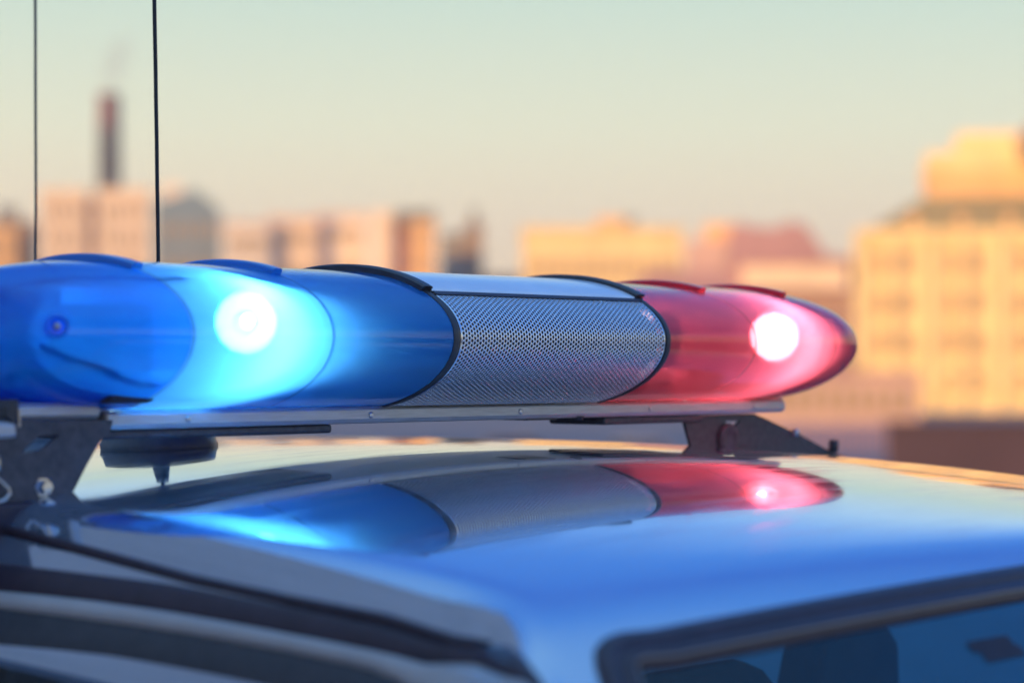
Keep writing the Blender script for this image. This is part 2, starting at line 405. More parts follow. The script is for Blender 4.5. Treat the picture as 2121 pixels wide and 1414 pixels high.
MB().tube([(U0, -.787, EYE-.24), (U0, -.765, EYE-.175)], .008).build('mirror_stem', M['black_plastic'], mir)

# ------------------------------------------------------------------ the light bar
bar = empty('light_bar', (OX, OY, 0), A, label='emergency light bar across the car roof, blue lenses, perforated grille, red lenses', cat='light bar')
CZ, W, HU, HD = .028, .1575, .067, .071
def rr(u):
    a = abs(u-U0); t = max(0, (a-.41)/.215)
    return max(0, 1 - min(1, t)**3.6)**.38
def sec(u, ang, grow=0):
    r = rr(u); c, s = math.cos(ang), math.sin(ang)
    return (u, -(W*r+grow)*c, EYE + CZ + ((HU if s > 0 else HD)*r+grow)*s)
CUT = math.asin(-.065/HD)
def lens(name, m, u0, u1, n=14, lab=None):
    g = MB(); P = []
    for i in range(n+1):
        t = i/n
        if u1 > U0+.6: t = math.sin(t*math.pi/2)
        if u0 < U0-.6: t = 1-math.cos(t*math.pi/2)
        u = u0+(u1-u0)*t
        P.append([sec(u, CUT + (math.pi-2*CUT)*k/72) for k in range(73)] + [sec(u, CUT)])
    g.grid(P); o = g.build(name, m, bar, smooth=True)
    if lab: o['label'] = lab
    return o
lens('lens', M['falloff_blue_lens'], U0-.625, -.3245, 22, 'rounded blue end lens')
lens('lens', M['blue_lens'], -.3215, -.1625, 12, 'lit blue lens with the glowing lamp')
lens('lens', M['blue_lens'], -.1595, -.004, 12, 'plain blue lens beside the grille')
lens('lens', M['red_lens'], .334, .4895, 12, 'plain red lens beside the grille')
lens('lens', M['red_lens'], .4925, .6515, 12, 'lit red lens with the glowing lamp')
lens('lens', M['red_lens'], .6545, U0+.625, 22, 'rounded red end lens')
def ring(name, m, u, hw, grow, inn=.004, parent=None):
    prof = [(-hw, -inn), (-hw, grow*.6), (-hw*.5, grow), (hw*.5, grow), (hw, grow*.6), (hw, -inn)]
    P = [[sec(u+a, CUT + (math.pi-2*CUT)*k/96, b) for k in range(97)] for a, b in prof]
    return MB().grid(P).build(name, m, parent or bar, smooth=False)
ring('gasket', M['black_plastic'], 0, .004, .0014); ring('gasket', M['black_plastic'], .33, .0035, .0014)
for u, m in ((-.161, 'blue_seam'), (-.323, 'blue_seam'), (.491, 'red_seam'), (.653, 'red_seam')): ring('seam', M[m], u, .0016, .0003, .0010)
def rib(m, u, hw=.0055, h=.0058, qe=.083):
    # raised strip over the top, ends cut square
    a0 = math.acos(qe/.1575); prof = [(-hw, -.002), (-hw, h*.75), (-hw*.6, h), (hw*.6, h), (hw, h*.75), (hw, -.002), (-hw, -.002)]
    P = []
    for k in range(49):
        ang = a0 + (math.pi-2*a0)*k/48; P.append([sec(u+a, ang, b) for a, b in prof])
    g = MB(); g.grid(P); g.f.append(tuple(range(7))); g.f.append(tuple(48*7+i for i in range(7)))
    return g.build('rib', m, bar)
rib(M['black_plastic'], 0, .0070, .0068, .117)['label'] = 'black rib between blue lens and grille'
rib(M['black_plastic'], .33, .0070, .0068, .117)['label'] = 'black rib between grille and red lens'
for u, m in ((-.161, 'blue_rib'), (-.323, 'blue_rib'), (.491, 'red_rib'), (.653, 'red_rib')): rib(M[m], u)
# silver lid over the middle
a0 = math.acos(.121/.1575)
MB().grid([[sec(u, a0 + (math.pi-2*a0)*k/40, .0022 if 0 < k < 40 else -.001) for k in range(41)] for u in (.0075, .1, .2, .3225)]).build('lid', M['lid'], bar, smooth=True)
for s_ in (0, 1):
    an = [a0-.035, a0+.012] if s_ == 0 else [math.pi-a0-.012, math.pi-a0+.035]
    MB().grid([[sec(u, an[0], -.002), sec(u, an[0], .0018), sec(u, an[1], .0026), sec(u, an[1], -.002)] for u in (.0055, .15, .3245)]).build('lid_edge', M['rubber'], bar)
# perforated grille, front and rear: real holes on the ellipse
def arc_table(a, b, n=400):
    pts = [sec(.165, a+(b-a)*k/n) for k in range(n+1)]; s = [0]
    for k in range(n): s.append(s[-1] + (Vector(pts[k+1])-Vector(pts[k])).length)
    return s
def build_grille(front=True):
    a, b = CUT, a0-.03
    tb = arc_table(a, b); tot = tb[-1]
    def pos(x, s):
        import bisect
        k = min(len(tb)-2, max(0, bisect.bisect_right(tb, s)-1)); fr = (s-tb[k])/(tb[k+1]-tb[k])
        ang = a+(b-a)*(k+fr)/400
        return sec(x, ang if front else math.pi-ang, .0006)
    p = .0046; rh = .00164; cp = p*.866; vs = []; fs = []; nrow = int(tot/p)+2; ncol = int(.319/cp)+2; vid = {}
    def vert(x, s):
        x = min(.3242, max(.0058, x)); s = min(tot, max(0, s)); key = (round(x, 5), round(s, 5))
        if key not in vid: vid[key] = len(vs); vs.append(pos(x, s))
        return vid[key]
    for c in range(ncol+1):
        for r_ in range(-1, nrow+1):
            cx = .0058 + c*cp; cs = (r_ + .5*(c % 2))*p
            hexv = []; cir = []
            for k in range(12):
                th = R(30)*k
                rad = p/math.sqrt(3) if k % 2 == 0 else p/2
                hexv.append((cx+rad*math.cos(th), cs+rad*math.sin(th)))
                cir.append((cx+rh*math.cos(th), cs+rh*math.sin(th)))
            inside = all(.0058 < x < .3242 and 0 < s < tot for x, s in cir)
            H = [vert(*h) for h in hexv]
            if inside:
                Cc = [vert(*h) for h in cir]
                for k in range(12):
                    if H[k] != H[(k+1) % 12]: fs.append((H[k], H[(k+1) % 12], Cc[(k+1) % 12], Cc[k]))
                    else: fs.append((H[k], Cc[(k+1) % 12], Cc[k]))
            else:
                f = []
                for h in H:
                    if not f or f[-1] != h: f.append(h)
                if len(f) > 1 and f[0] == f[-1]: f.pop()
                if len(set(f)) > 2 and len(set(f)) == len(f) : fs.append(tuple(f))
    g = MB(); g.add(vs, fs); o = g.build('grille', M['mesh'], bar, smooth=True, solid=.0007)
    return o
build_grille(True)
build_grille(False)
MB().grid([[sec(u, CUT + (math.pi-2*CUT)*k/60, -.012) for k in range(61)] for u in (.002, .17, .328)]).build('speaker_housing', M['cavity'], bar, smooth=True)
# base rail, end plugs
def base_prof(): return [(-.060, -.0375), (-.064, -.040), (-.0645, -.049), (-.062, -.0535), (.062, -.0535), (.0645, -.049), (.064, -.040), (.060, -.0375)]
bp_ = MB(); bp_.prism([(y, z+EYE) for y, z in base_prof()], -.340, .676, 'x'); br = bp_.build('base_rail', M['alu'], bar, bevel=.0015)
for u0, u1 in ((.676, .690),):
    MB().prism([(y*.98, z+EYE) for y, z in base_prof()], u0, u1, 'x').build('rail_end', M['alu'], bar, bevel=.006)
MB().prism([(y*1.03, (z+.0455)*.86-.0365+EYE) for y, z in base_prof()], -.438, -.349, 'x').build('rail_end', M['alu'], bar, bevel=.002)
MB().prism([(y*.9, z+EYE) for y, z in base_prof()], -.349, -.340, 'x').build('rail_joint', M['black_plastic'], bar)
MB().box(-.37, .70, -.05, .05, EYE-.0373, EYE-.030).build('tray', M['white_plastic'], bar)
for u0, u1 in ((-.315, -.015), (.345, .645)): MB().prism([(.030, EYE-.029), (.036, EYE-.029), (.036, EYE+.066), (.030, EYE+.066)], u0, u1, 'x').build('added_bounce_panel', M['white_plastic'], bar)  # added white panel, bounces lamp light through the lenses
for u in (-.25, -.02, .20, .42, .62):
    m4 = Matrix.Translation((u, -.0648, EYE-.0455)) @ Matrix.Rotation(R(90), 4, 'X')
    MB().lathe([(.0001, .0012), (.0022, .0011), (.003, .0004), (.003, -.001)], 14, m4).build('rail_screw', M['bolt'], br, smooth=True)
# inner parts seen through the lenses
for u in (-.322, -.162, -.006, .336, .491, .652):
    P = [[sec(u+d, CUT + (math.pi-2*CUT)*k/40, -.02) for k in range(41)] for d in (-.001, .001)]
    g = MB(); g.grid(P); g.f.append(tuple(range(41))); g.f.append(tuple(range(41, 82)))
    if u in (-.006, .336): g.build('bulkhead', M['black_plastic'], bar)
def lamp(u, q, z, lit, col, P_w, tilt=0):
    m4 = Matrix.Translation((u, -q, EYE+z)) @ Matrix.Rotation(R(tilt), 4, 'Z') @ Matrix.Rotation(R(90), 4, 'X')
    # bowl opening towards -y (the front of the car)
    prof = [(.003, -.024)] + [(.004+.023*math.sqrt(k/10), -.024+.027*k/10) for k in range(11)] + [(.029, .004), (.029, .001)]
    refl = MB().lathe(prof, 36, m4).build('reflector', M['reflector'], bar, smooth=True)
    b = MB(); pr = [(.0001+.0036*math.sin(math.pi*k/10), -.019-.0036*math.cos(math.pi*k/10)) for k in range(11)]
    b.lathe(pr, 16, m4).build('bulb', emis('bulb_glow', col, 480 if u < .165 else 170) if lit else M['white_plastic'], refl, smooth=True)
    if lit:
        ld = bpy.data.lights.new('lamp_light', 'POINT'); ld.energy = P_w; ld.color = col; ld.shadow_soft_size = .006
        lo = bpy.data.objects.new('lamp_light', ld); C.objects.link(lo); lo.parent = refl
        lo.location = m4 @ Vector((0, 0, .016))
lamp(-.212, .098, .040, True, (.55, .92, 1), .9, -41.5)
lamp(.611, .098, .036, True, (1, .80, .82), .55, -54.7)
lamp(-.385, .03, .03, False, None, 0, -30)
lamp(.42, .08, .03, False, None, 0)
lamp(-.09, .08, .03, False, None, 0)
for u in (-.30, .48): MB().box(u-.035, u+.035, -.02, .06, EYE-.03, EYE+.035).build('flasher_unit', M['black_plastic'], bar, bevel=.006)
for pts in ([(-.445, 64), (-.42, 57), (-.40, 52), (-.375, 50), (-.345, 46), (-.31, 42), (-.27, 44)], [(-.43, -14), (-.41, -22), (-.385, -26), (-.35, -34), (-.31, -36)]):
    P = [sec(pts[i][0]+(pts[i+1][0]-pts[i][0])*k/4, R(pts[i][1]+(pts[i+1][1]-pts[i][1])*k/4), -.008-.0015*math.sin(i*2+k)) for i in range(len(pts)-1) for k in range(4)]
    MB().tube(P, .003, 8).build('wiring', M['rubber'], bar, smooth=True)
MB().box(-.365, -.315, -.10, .04, EYE-.03, EYE+.052).build('circuit_box', M['cabin'], bar, bevel=.006)
# screw in the end lens
def lens_screw(u, q, z):
    ang = math.atan2((z-CZ)/HU, q/W)
    p = Vector(sec(u, ang)); e = .004
    n = (Vector(sec(u+e, ang))-Vector(sec(u-e, ang))).cross(Vector(sec(u, ang+.05))-Vector(sec(u, ang-.05))).normalized()
    if n.x > 0: n = -n
    m4 = Matrix.Translation(p) @ n.to_track_quat('Z', 'Y').to_matrix().to_4x4()
    s = MB().lathe([(.0095, -.003), (.0095, .0010), (.0080, .0016), (.0070, .0003), (.0055, -.0012), (.002, -.0015), (.0001, -.0015)], 28, m4).build('lens_screw', M['blue_lens'], bar, smooth=True)
    MB().lathe([(.0001, .0012), (.0022, .0010), (.0032, -.0005), (.0032, -.002)], 14, m4).build('screw_head', M['bolt'], s, smooth=True)
lens_screw(-.43, .080, .032)
# brackets
def bracket_left():
    q = .07
    o = MB(); pts = [(-.47, -.0415), (-.338, -.0445), (-.341, -.054), (-.353, -.064), (-.366, -.082), (-.380, -.1035), (-.389, -.1075), (-.406, -.1105), (-.455, -.1125), (-.480, -.1125), (-.482, -.094), (-.476, -.073)]
    hole = [(-.433, -.0698), (-.416, -.0568), (-.396, -.0562), (-.410, -.0662), (-.420, -.0690)]
    bm = bmesh.new(); loops = []
    for P in (pts, hole):
        vs = [bm.verts.new((u, -q, z+EYE)) for u, z in P]; es = [bm.edges.new((vs[i], vs[(i+1) % len(vs)])) for i in range(len(vs))]; loops += es
    bmesh.ops.triangle_fill(bm, edges=loops, use_beauty=True)
    r = bmesh.ops.extrude_face_region(bm, geom=list(bm.faces)); bmesh.ops.translate(bm, vec=(0, .004, 0), verts=[v for v in r['geom'] if isinstance(v, bmesh.types.BMVert)])
    bmesh.ops.recalc_face_normals(bm, faces=bm.faces)
    me = bpy.data.meshes.new('mounting_bracket'); bm.to_mesh(me); bm.free(); me.materials.append(M['bracket'])
    b = bpy.data.objects.new('mounting_bracket', me); C.objects.link(b); b.parent = bar
    bv = b.modifiers.new('bevel', 'BEVEL'); bv.width = .0008; bv.segments = 2; bv.limit_method = 'ANGLE'
    b['label'] = 'dark steel bracket under the blue end'
    g = MB().prism([(-.56, -.205), (-.46, -.150), (-.43, -.126), (-.378, -.1225), (-.376, -.112), (-.40, -.1095), (-.54, -.111)], -q-.012+.0, -q+.05, 'y')
    g.v = [(x, y, z+EYE) for x, y, z in g.v]; g.build('rubber_foot', M['rubber'], b, bevel=.003)
    m4 = Matrix.Translation((-.412, -q, EYE-.0990)) @ Matrix.Rotation(R(90), 4, 'X')
    MB().lathe([(.0001, .007), (.0055, .0066), (.0062, .005), (.0062, .0005), (.0085, .0004), (.0085, -.001)], 6, m4).build('bolt', M['bolt'], b)
    m4 = Matrix.Translation((-.466, -q, EYE-.078)) @ Matrix.Rotation(R(90), 4, 'X')
    MB().lathe([(.0001, .007), (.006, .0066), (.0095, .004), (.0105, .0005), (.0105, -.001)], 24, m4).build('bolt', M['bolt'], b, smooth=True)
    # clamp wire loop and the end clip
    MB().tube([(-.480, -q-.006, EYE-.083), (-.462, -q-.007, EYE-.090), (-.4525, -q-.008, EYE-.0985), (-.4515, -q-.008, EYE-.102), (-.456, -q-.008, EYE-.107), (-.480, -q-.006, EYE-.114)], .0016, 8).build('clamp_wire', M['bolt'], b, smooth=True)
    MB().prism([(-.446, -.026+EYE), (-.4395, -.026+EYE), (-.438, -.045+EYE), (-.446, -.0455+EYE), (-.4505, -.040+EYE), (-.4505, -.032+EYE)], -q-.004, -q+.03, 'y').build('end_clip', M['black_plastic'], b, bevel=.001)
    MB().box(-.4405, -.439, -q-.0055, -q-.004, EYE-.0485, EYE-.034).build('clip_pin', M['bolt'], b)
    MB().box(-.50, -.4405, -q-.004, -q+.05, EYE-.058, EYE-.044).build('side_plate', M['alu'], b, bevel=.004)
    # arm running inwards below the rail
    g = MB().box(-.352, -.064, -.045-.012, .02, EYE-.0620, EYE-.0538); g.build('bracket_arm', M['bracket'], b, bevel=.003)
bracket_left()
def bracket_right():
    q = .05
    pts = [(.500, -.0545), (.640, -.0545), (.662, -.0600), (.735, -.0805), (.80, -.1020), (.85, -.1135), (.80, -.1145), (.60, -.1085), (.527, -.1030), (.515, -.088), (.506, -.068)]
    hole = [(.581, -.0625), (.612, -.0625), (.597, -.0725)]
    bm = bmesh.new(); loops = []
    for P in (pts, hole):
        vs = [bm.verts.new((u, -q, z+EYE)) for u, z in P]; loops += [bm.edges.new((vs[i], vs[(i+1) % len(vs)])) for i in range(len(vs))]
    bmesh.ops.triangle_fill(bm, edges=loops, use_beauty=True)
    r = bmesh.ops.extrude_face_region(bm, geom=list(bm.faces)); bmesh.ops.translate(bm, vec=(0, .004, 0), verts=[v for v in r['geom'] if isinstance(v, bmesh.types.BMVert)])
    bmesh.ops.recalc_face_normals(bm, faces=bm.faces)
    me = bpy.data.meshes.new('mounting_bracket'); bm.to_mesh(me); bm.free(); me.materials.append(M['bracket'])
    b = bpy.data.objects.new('mounting_bracket', me); C.objects.link(b); b.parent = bar
    b['label'] = 'dark steel bracket under the red end'
    MB().tube([(.805, -q-.004, EYE-.104), (.807, -q-.004, EYE-.090)], [.006, .0065], 12).build('knob', M['black_plastic'], b, smooth=True)
    m4 = Matrix.Translation((.725, -q, EYE-.0785)) @ Matrix.Rotation(R(90), 4, 'X')
    MB().lathe([(.0001, .006), (.004, .0055), (.005, .003), (.005, 0)], 16, m4).build('bolt', M['bolt'], b, smooth=True)
    m4 = Matrix.Translation((.585, -q, EYE-.083)) @ Matrix.Rotation(R(90), 4, 'X')
    MB().lathe([(.018, .0), (.018, .004), (.014, .006), (.010, .003), (.0001, .002)], 28, m4).build('clamp_ring', M['bracket'], b, smooth=True)
    MB().box(.345, .525, -.060, .02, EYE-.0622, EYE-.0537).build('bracket_arm', M['bracket'], b, bevel=.003)
    MB().box(.56, .83, -.02, .05, EYE-.124, EYE-.108).build('rubber_foot', M['rubber'], b, bevel=.003)
    MB().box(.214, .262, -.062, -.02, EYE-.0550, EYE-.0530).build('base_plug', M['black_plastic'], br)
    MB().tube([(.30, -.058, EYE-.0560), (.30, -.058, EYE-.052)], [.006, .008], 12).build('base_plug', M['black_plastic'], br)
bracket_right()

# ------------------------------------------------------------------ antennas
ca, sa = math.cos(A), math.sin(A)
def cw(u, q, z): return Vector((OX + ca*u + sa*q, OY + sa*u - ca*q, z+EYE))
def antenna(u, q, r0, lean, label, base_r, m, thick):
    z0 = roof(u, q); p = cw(u, q, z0)
    t = empty('antenna', p, 0, label=label, cat='antenna', group='whip antennas on the car roof')
    MB().lathe([(0.0001, -.004), (base_r*1.02, -.003), (base_r*1.04, .004), (base_r, .008), (base_r*.97, .020), (base_r*.55, .025), (base_r*.16, .028), (base_r*.13, .045), (.006, .06), (0.0001, .062)], 40).build('magnetic_base', M['glare_grey_plastic'], t, smooth=True)
    pts = [(lean*(k/24)**1.5 + (random.random()-.5)*thick*.12, 0, .05 + .9*k/24) for k in range(25)]
    MB().tube(pts, [thick*(.85+.15*k/24) for k in range(25)], 10).build('whip', m, t, smooth=True)
antenna(-.06, -.20, .004, -.016, 'thicker dark whip antenna on a round magnetic base behind the blue lenses', .058, M['whip'], .0023)
antenna(.0125, -.50, .003, -.003, 'thinner straight whip antenna farther left and farther back on the roof', .035, mat('grey_whip', (.10, .11, .10), .5), .0018)

# ------------------------------------------------------------------ background
def bx(x, D): return (x-1060)/F*D
def bz(y, D): return EYE-(y-761)/F*D
def plaster(name, c, n=.12): return mat(name, c, .9, noise=n, scale=.35)
P_ = {'gold': plaster('golden_plaster', (.86, .64, .32)), 'peach': plaster('peach_plaster', (.85, .66, .50)), 'pale': plaster('pale_plaster', (.80, .70, .62)),
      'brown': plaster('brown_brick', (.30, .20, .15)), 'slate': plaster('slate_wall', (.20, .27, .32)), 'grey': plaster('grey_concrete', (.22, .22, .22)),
      'mauve': plaster('mauve_plaster', (.42, .24, .26)), 'rose': plaster('rose_plaster', (.62, .40, .36)), 'olive': plaster('mansard_metal', (.30, .24, .12)),
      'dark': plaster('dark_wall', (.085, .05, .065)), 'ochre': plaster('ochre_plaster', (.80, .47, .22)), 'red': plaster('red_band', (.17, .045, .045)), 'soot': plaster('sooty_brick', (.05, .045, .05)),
      'window': mat('window_glass', (.42, .24, .12), .4, spec=.5), 'frame': mat('window_frame', (.6, .48, .3), .6), 'roofm': plaster('roof_sheet', (.18, .12, .12))}
def windows(t, x0, x1, z0, z1, nx, nz, y, wf=.45, hf=.5, m=None):
    dx = (x1-x0)/nx; dz = (z1-z0)/nz; w_ = dx*wf/2; h_ = dz*hf/2
    g = MB(); g.box(-w_-.12, -w_, -.12, .1, -h_, h_); g.box(w_, w_+.12, -.12, .1, -h_, h_); g.box(-w_-.12, w_+.12, -.12, .1, h_, h_+.14); g.box(-w_-.18, w_+.18, -.2, .1, -h_-.14, -h_)
    first = None
    for i in range(nx):
        for j in range(nz):
            loc = (x0+dx*(i+.5), y, z0+dz*(j+.5))
            if first is None:
                a = g.build('window', P_['frame'], t); b = MB().box(-w_, w_, -.03, .05, -h_, h_).build('pane', m or P_['window'], a)
                first = (a, b); a.location = loc
            else:
                a = first[0].copy(); C.objects.link(a); a.parent = t; a.location = loc
                b = first[1].copy(); C.objects.link(b); b.parent = a
def block(t, name, m, x0, x1, y0, y1, z0, z1, depth=12, fy=0):
    return MB().box(x0, x1, fy, fy+depth, z0, z1).build(name, m, t)
def bldg(D, label, cat='building', name='building', group=None, edge=1060):
    return empty(name, (0, D, 0), -math.atan((edge-1060)/F), label=label, cat=cat, group=group or 'city buildings on the skyline')
def X(x, D): return bx(x, D)
G = -2.0
# big golden building at the right
D = 200; t = bldg(D, 'large golden sunlit building at the right edge with rows of windows and a stepped top', edge=1765)
block(t, 'wall', P_['gold'], X(1768, D), X(2420, D), 0, 0, G, bz(500, D), 25)
MB().box(X(1762, D), X(2426, D), -.35, 25.3, bz(500, D), bz(482, D)).build('cornice', P_['gold'], t)
g = MB(); z0, z1 = bz(482, D), bz(412, D); xa, xb = X(1790, D), X(2400, D); ca_, cb_ = X(1905, D), X(2300, D)
g.add([(xa, .3, z0), (xb, .3, z0), (xb, 24, z0), (xa, 24, z0), (ca_, 2.6, z1), (cb_, 2.6, z1), (cb_, 20, z1), (ca_, 20, z1)], [(0,3,2,1),(4,5,6,7),(0,1,5,4),(1,2,6,5),(2,3,7,6),(3,0,4,7)])
rf = g.build('mansard_roof', P_['olive'], t)
for k in range(6):
    xx = X(1880+95*k, D); MB().box(xx-.45, xx+.45, .5, 3, z0+.2, z0+1.2).build('dormer', P_['ochre'], rf)
MB().box(X(1912, D), X(2290, D), 3, 19, z1, bz(360, D)).build('attic_storey', P_['ochre'], t)
MB().box(X(1908, D), X(2294, D), 2.8, 19.2, bz(360, D), bz(322, D)).build('attic_wall', P_['gold'], t)
MB().box(X(1972, D), X(2230, D), 5, 16, bz(322, D), bz(278, D)).build('penthouse', P_['gold'], t)
windows(t, X(1790, D), X(2400, D), bz(830, D), bz(510, D), 13, 4, 0, .42, .55)
MB().box(X(1764, D), X(2424, D), -.25, 0, bz(800, D), bz(790, D)).build('string_course', P_['gold'], t)
for k in range(9):
    xx = X(1768+ 70*k, D); MB().box(xx-.35, xx+.35, -.3, 0, G, bz(500, D)).build('pilaster', P_['gold'], t)
MB().box(X(2092, D), X(2150, D), 0, 3, bz(345, D), bz(322, D)).build('parapet_ornament', P_['brown'], t)
MB().lathe([(1.6, bz(322, D)), (1.9, bz(305, D)), (1.2, bz(285, D)), (.6, bz(272, D)), (.05, bz(262, D))], 12, Matrix.Translation((X(2125, D), 1.5, 0))).build('turret', P_['brown'], t)
# far left brown building
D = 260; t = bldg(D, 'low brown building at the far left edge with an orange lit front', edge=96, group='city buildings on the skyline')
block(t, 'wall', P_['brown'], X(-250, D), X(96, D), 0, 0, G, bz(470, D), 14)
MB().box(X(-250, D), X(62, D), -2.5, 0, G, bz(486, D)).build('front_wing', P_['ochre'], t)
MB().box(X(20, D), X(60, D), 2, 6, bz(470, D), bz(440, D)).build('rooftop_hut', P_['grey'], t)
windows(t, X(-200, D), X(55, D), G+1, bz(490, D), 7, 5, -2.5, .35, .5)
# beige twin block
D = 300; t = bldg(D, 'pale peach twin-fronted block in front of the tall chimney', edge=320)
MB().box(X(103, D), X(194, D), 0, 16, G, bz(408, D)).build('wall', P_['peach'], t)
MB().box(X(194, D), X(212, D), 2.5, 16, G, bz(412, D)).build('recess', P_['rose'], t)
MB().box(X(212, D), X(320, D), 0, 16, G, bz(405, D)).build('wall', P_['peach'], t)
MB().box(X(100, D), X(196, D), -.3, 16.3, bz(408, D), bz(403, D)).build('cornice', P_['peach'], t)
MB().box(X(210, D), X(323, D), -.3, 16.3, bz(405, D), bz(400, D)).build('cornice', P_['peach'], t)
windows(t, X(108, D), X(190, D), G+2, bz(420, D), 4, 7, 0, .3, .45); windows(t, X(218, D), X(316, D), G+2, bz(420, D), 5, 7, 0, .3, .45)
# chimney
D = 480; ch = bldg(D, 'tall dark factory chimney with a red-banded top rising behind the peach block', 'chimney', 'factory_chimney', 'industrial chimney')
del ch['group']
x = X(226, D); zt = bz(196, D); zb = bz(268, D)
MB().lathe([(2.7, G), (2.3, zb)], 28, Matrix.Translation((x, 0, 0))).build('shaft', P_['soot'], ch, smooth=True)
MB().lathe([(2.31, zb), (2.2, zt-.8), (2.5, zt-.6), (2.5, zt), (1.8, zt), (1.8, zt-2)], 28, Matrix.Translation((x, 0, 0))).build('red_top', P_['red'], ch)
MB().lathe([(2.33, bz(330, D)), (2.55, bz(330, D)), (2.55, bz(326, D)), (2.33, bz(326, D))], 28, Matrix.Translation((x, 0, 0))).build('band', P_['soot'], ch)
# smoke
sm = bpy.data.materials.new('smoke'); sm.use_nodes = True; t_ = sm.node_tree; t_.nodes.remove(t_.nodes['Principled BSDF'])
pv = t_.nodes.new('ShaderNodeVolumePrincipled'); pv.inputs['Density'].default_value = .05; pv.inputs['Color'].default_value = (.6, .45, .5, 1)
t_.links.new(pv.outputs[0], t_.nodes['Material Output'].inputs['Volume'])
bm = bmesh.new()
for k, (dx, dz, r) in enumerate([(0, 2, 2.0), (.6, 4.5, 2.6), (1.4, 7, 3.0), (2.4, 9.5, 2.6), (3.4, 11.5, 1.8)]):
    bmesh.ops.create_icosphere(bm, subdivisions=2, radius=r, matrix=Matrix.Translation((x+dx, D, zt+dz)))
me = bpy.data.meshes.new('smoke'); bm.to_mesh(me); bm.free(); me.materials.append(sm); so = bpy.data.objects.new('smoke', me); C.objects.link(so)
rm = so.modifiers.new('remesh', 'REMESH'); rm.mode = 'VOXEL'; rm.voxel_size = .6
tag(so, 'faint mauve smoke drifting above the chimney top', 'smoke', kind='stuff')
# slate gabled building
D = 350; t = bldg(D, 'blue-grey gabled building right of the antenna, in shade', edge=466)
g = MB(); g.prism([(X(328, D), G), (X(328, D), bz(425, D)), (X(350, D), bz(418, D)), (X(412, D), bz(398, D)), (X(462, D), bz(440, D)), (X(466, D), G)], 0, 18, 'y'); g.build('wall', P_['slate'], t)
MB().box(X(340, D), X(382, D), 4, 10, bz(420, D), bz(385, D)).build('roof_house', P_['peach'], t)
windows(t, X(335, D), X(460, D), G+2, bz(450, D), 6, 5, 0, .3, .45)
# pale pink row
for k, (x0, x1, y, c, lb_) in enumerate([(468, 560, 470, 'pale', 'pale pink low building just right of the blue-grey gable'), (560, 660, 458, 'peach', 'pale peach building midway above the blue lamp'), (660, 758, 450, 'pale', 'pale long building left of the dark-roofed tower')]):
    D = 290 + k; t = bldg(D, lb_, edge=x1)
    MB().box(X(x0, D), X(x1, D), 0, 14, G, bz(y, D)).build('wall', P_[c], t); MB().box(X(x0, D)-.3, X(x1, D)+.3, -.3, 14.3, bz(y, D), bz(y-6, D)).build('cornice', P_['rose'], t)
    windows(t, X(x0+6, D), X(x1-6, D), G+2, bz(y+8, D), 6, 5, 0, .35, .45)
# tower
D = 284; t = bldg(D, 'narrow peach tower block with a dark recess and a grey roof cap', edge=900)
MB().box(X(770, D), X(812, D), 0, 14, G, bz(438, D)).build('wall', P_['peach'], t)
MB().box(X(812, D), X(845, D), 1.5, 14, G, bz(445, D)).build('recess', P_['mauve'], t)
MB().box(X(845, D), X(900, D), 0, 14, G, bz(458, D)).build('wall', P_['ochre'], t)
MB().box(X(818, D), X(902, D), -.4, 12, bz(458, D), bz(436, D)).build('roof', P_['grey'], t)
windows(t, X(848, D), X(897, D), G+2, bz(465, D), 3, 6, 0, .35, .45)
# grey tower
D = 320; t = bldg(D, 'grey office tower with a taller right half, left of the yellow building', edge=1000)
MB().box(X(912, D), X(962, D), 0, 14, G, bz(482, D)).build('wall', P_['grey'], t)
MB().box(X(962, D), X(1000, D), 0, 14, G, bz(462, D)).build('wall', P_['brown'], t)
MB().box(X(974, D), X(990, D), 3, 6, bz(462, D), bz(430, D)).build('stair_tower', P_['grey'], t)
windows(t, X(915, D), X(997, D), G+2, bz(488, D), 5, 6, 0, .4, .4)
# low row between
D = 300; t = bldg(D, 'low rose building in the gap left of the yellow building')
MB().box(X(1000, D), X(1085, D), 0, 12, G, bz(578, D)).build('wall', P_['rose'], t); MB().box(X(998, D), X(1087, D), -.3, 12.3, bz(578, D), bz(572, D)).build('roof', P_['roofm'], t)
# yellow building
D = 270; t = bldg(D, 'long yellow building behind the grille with a small orange box on its roof')
MB().box(X(1082, D), X(1414, D), 0, 16, G, bz(478, D)).build('wall', P_['gold'], t)
MB().box(X(1078, D), X(1418, D), -.3, 16.3, bz(478, D), bz(471, D)).build('cornice', P_['gold'], t)
MB().box(X(1238, D), X(1296, D), 2, 6, bz(471, D), bz(448, D)).build('roof_box', P_['ochre'], t)
MB().box(X(1296, D), X(1318, D), 2, 6, bz(471, D), bz(446, D)).build('roof_box', P_['grey'], t)
windows(t, X(1090, D), X(1408, D), G+1, bz(525, D), 12, 5, 0, .4, .5)
D = 200; t = bldg(D, 'low mauve roofed annex at the foot of the yellow building')
MB().prism([(X(1330, D), G), (X(1330, D), bz(575, D)), (X(1350, D), bz(560, D)), (X(1500, D), bz(560, D)), (X(1520, D), bz(580, D)), (X(1520, D), G)], 0, 12, 'y').build('wall', P_['mauve'], t)
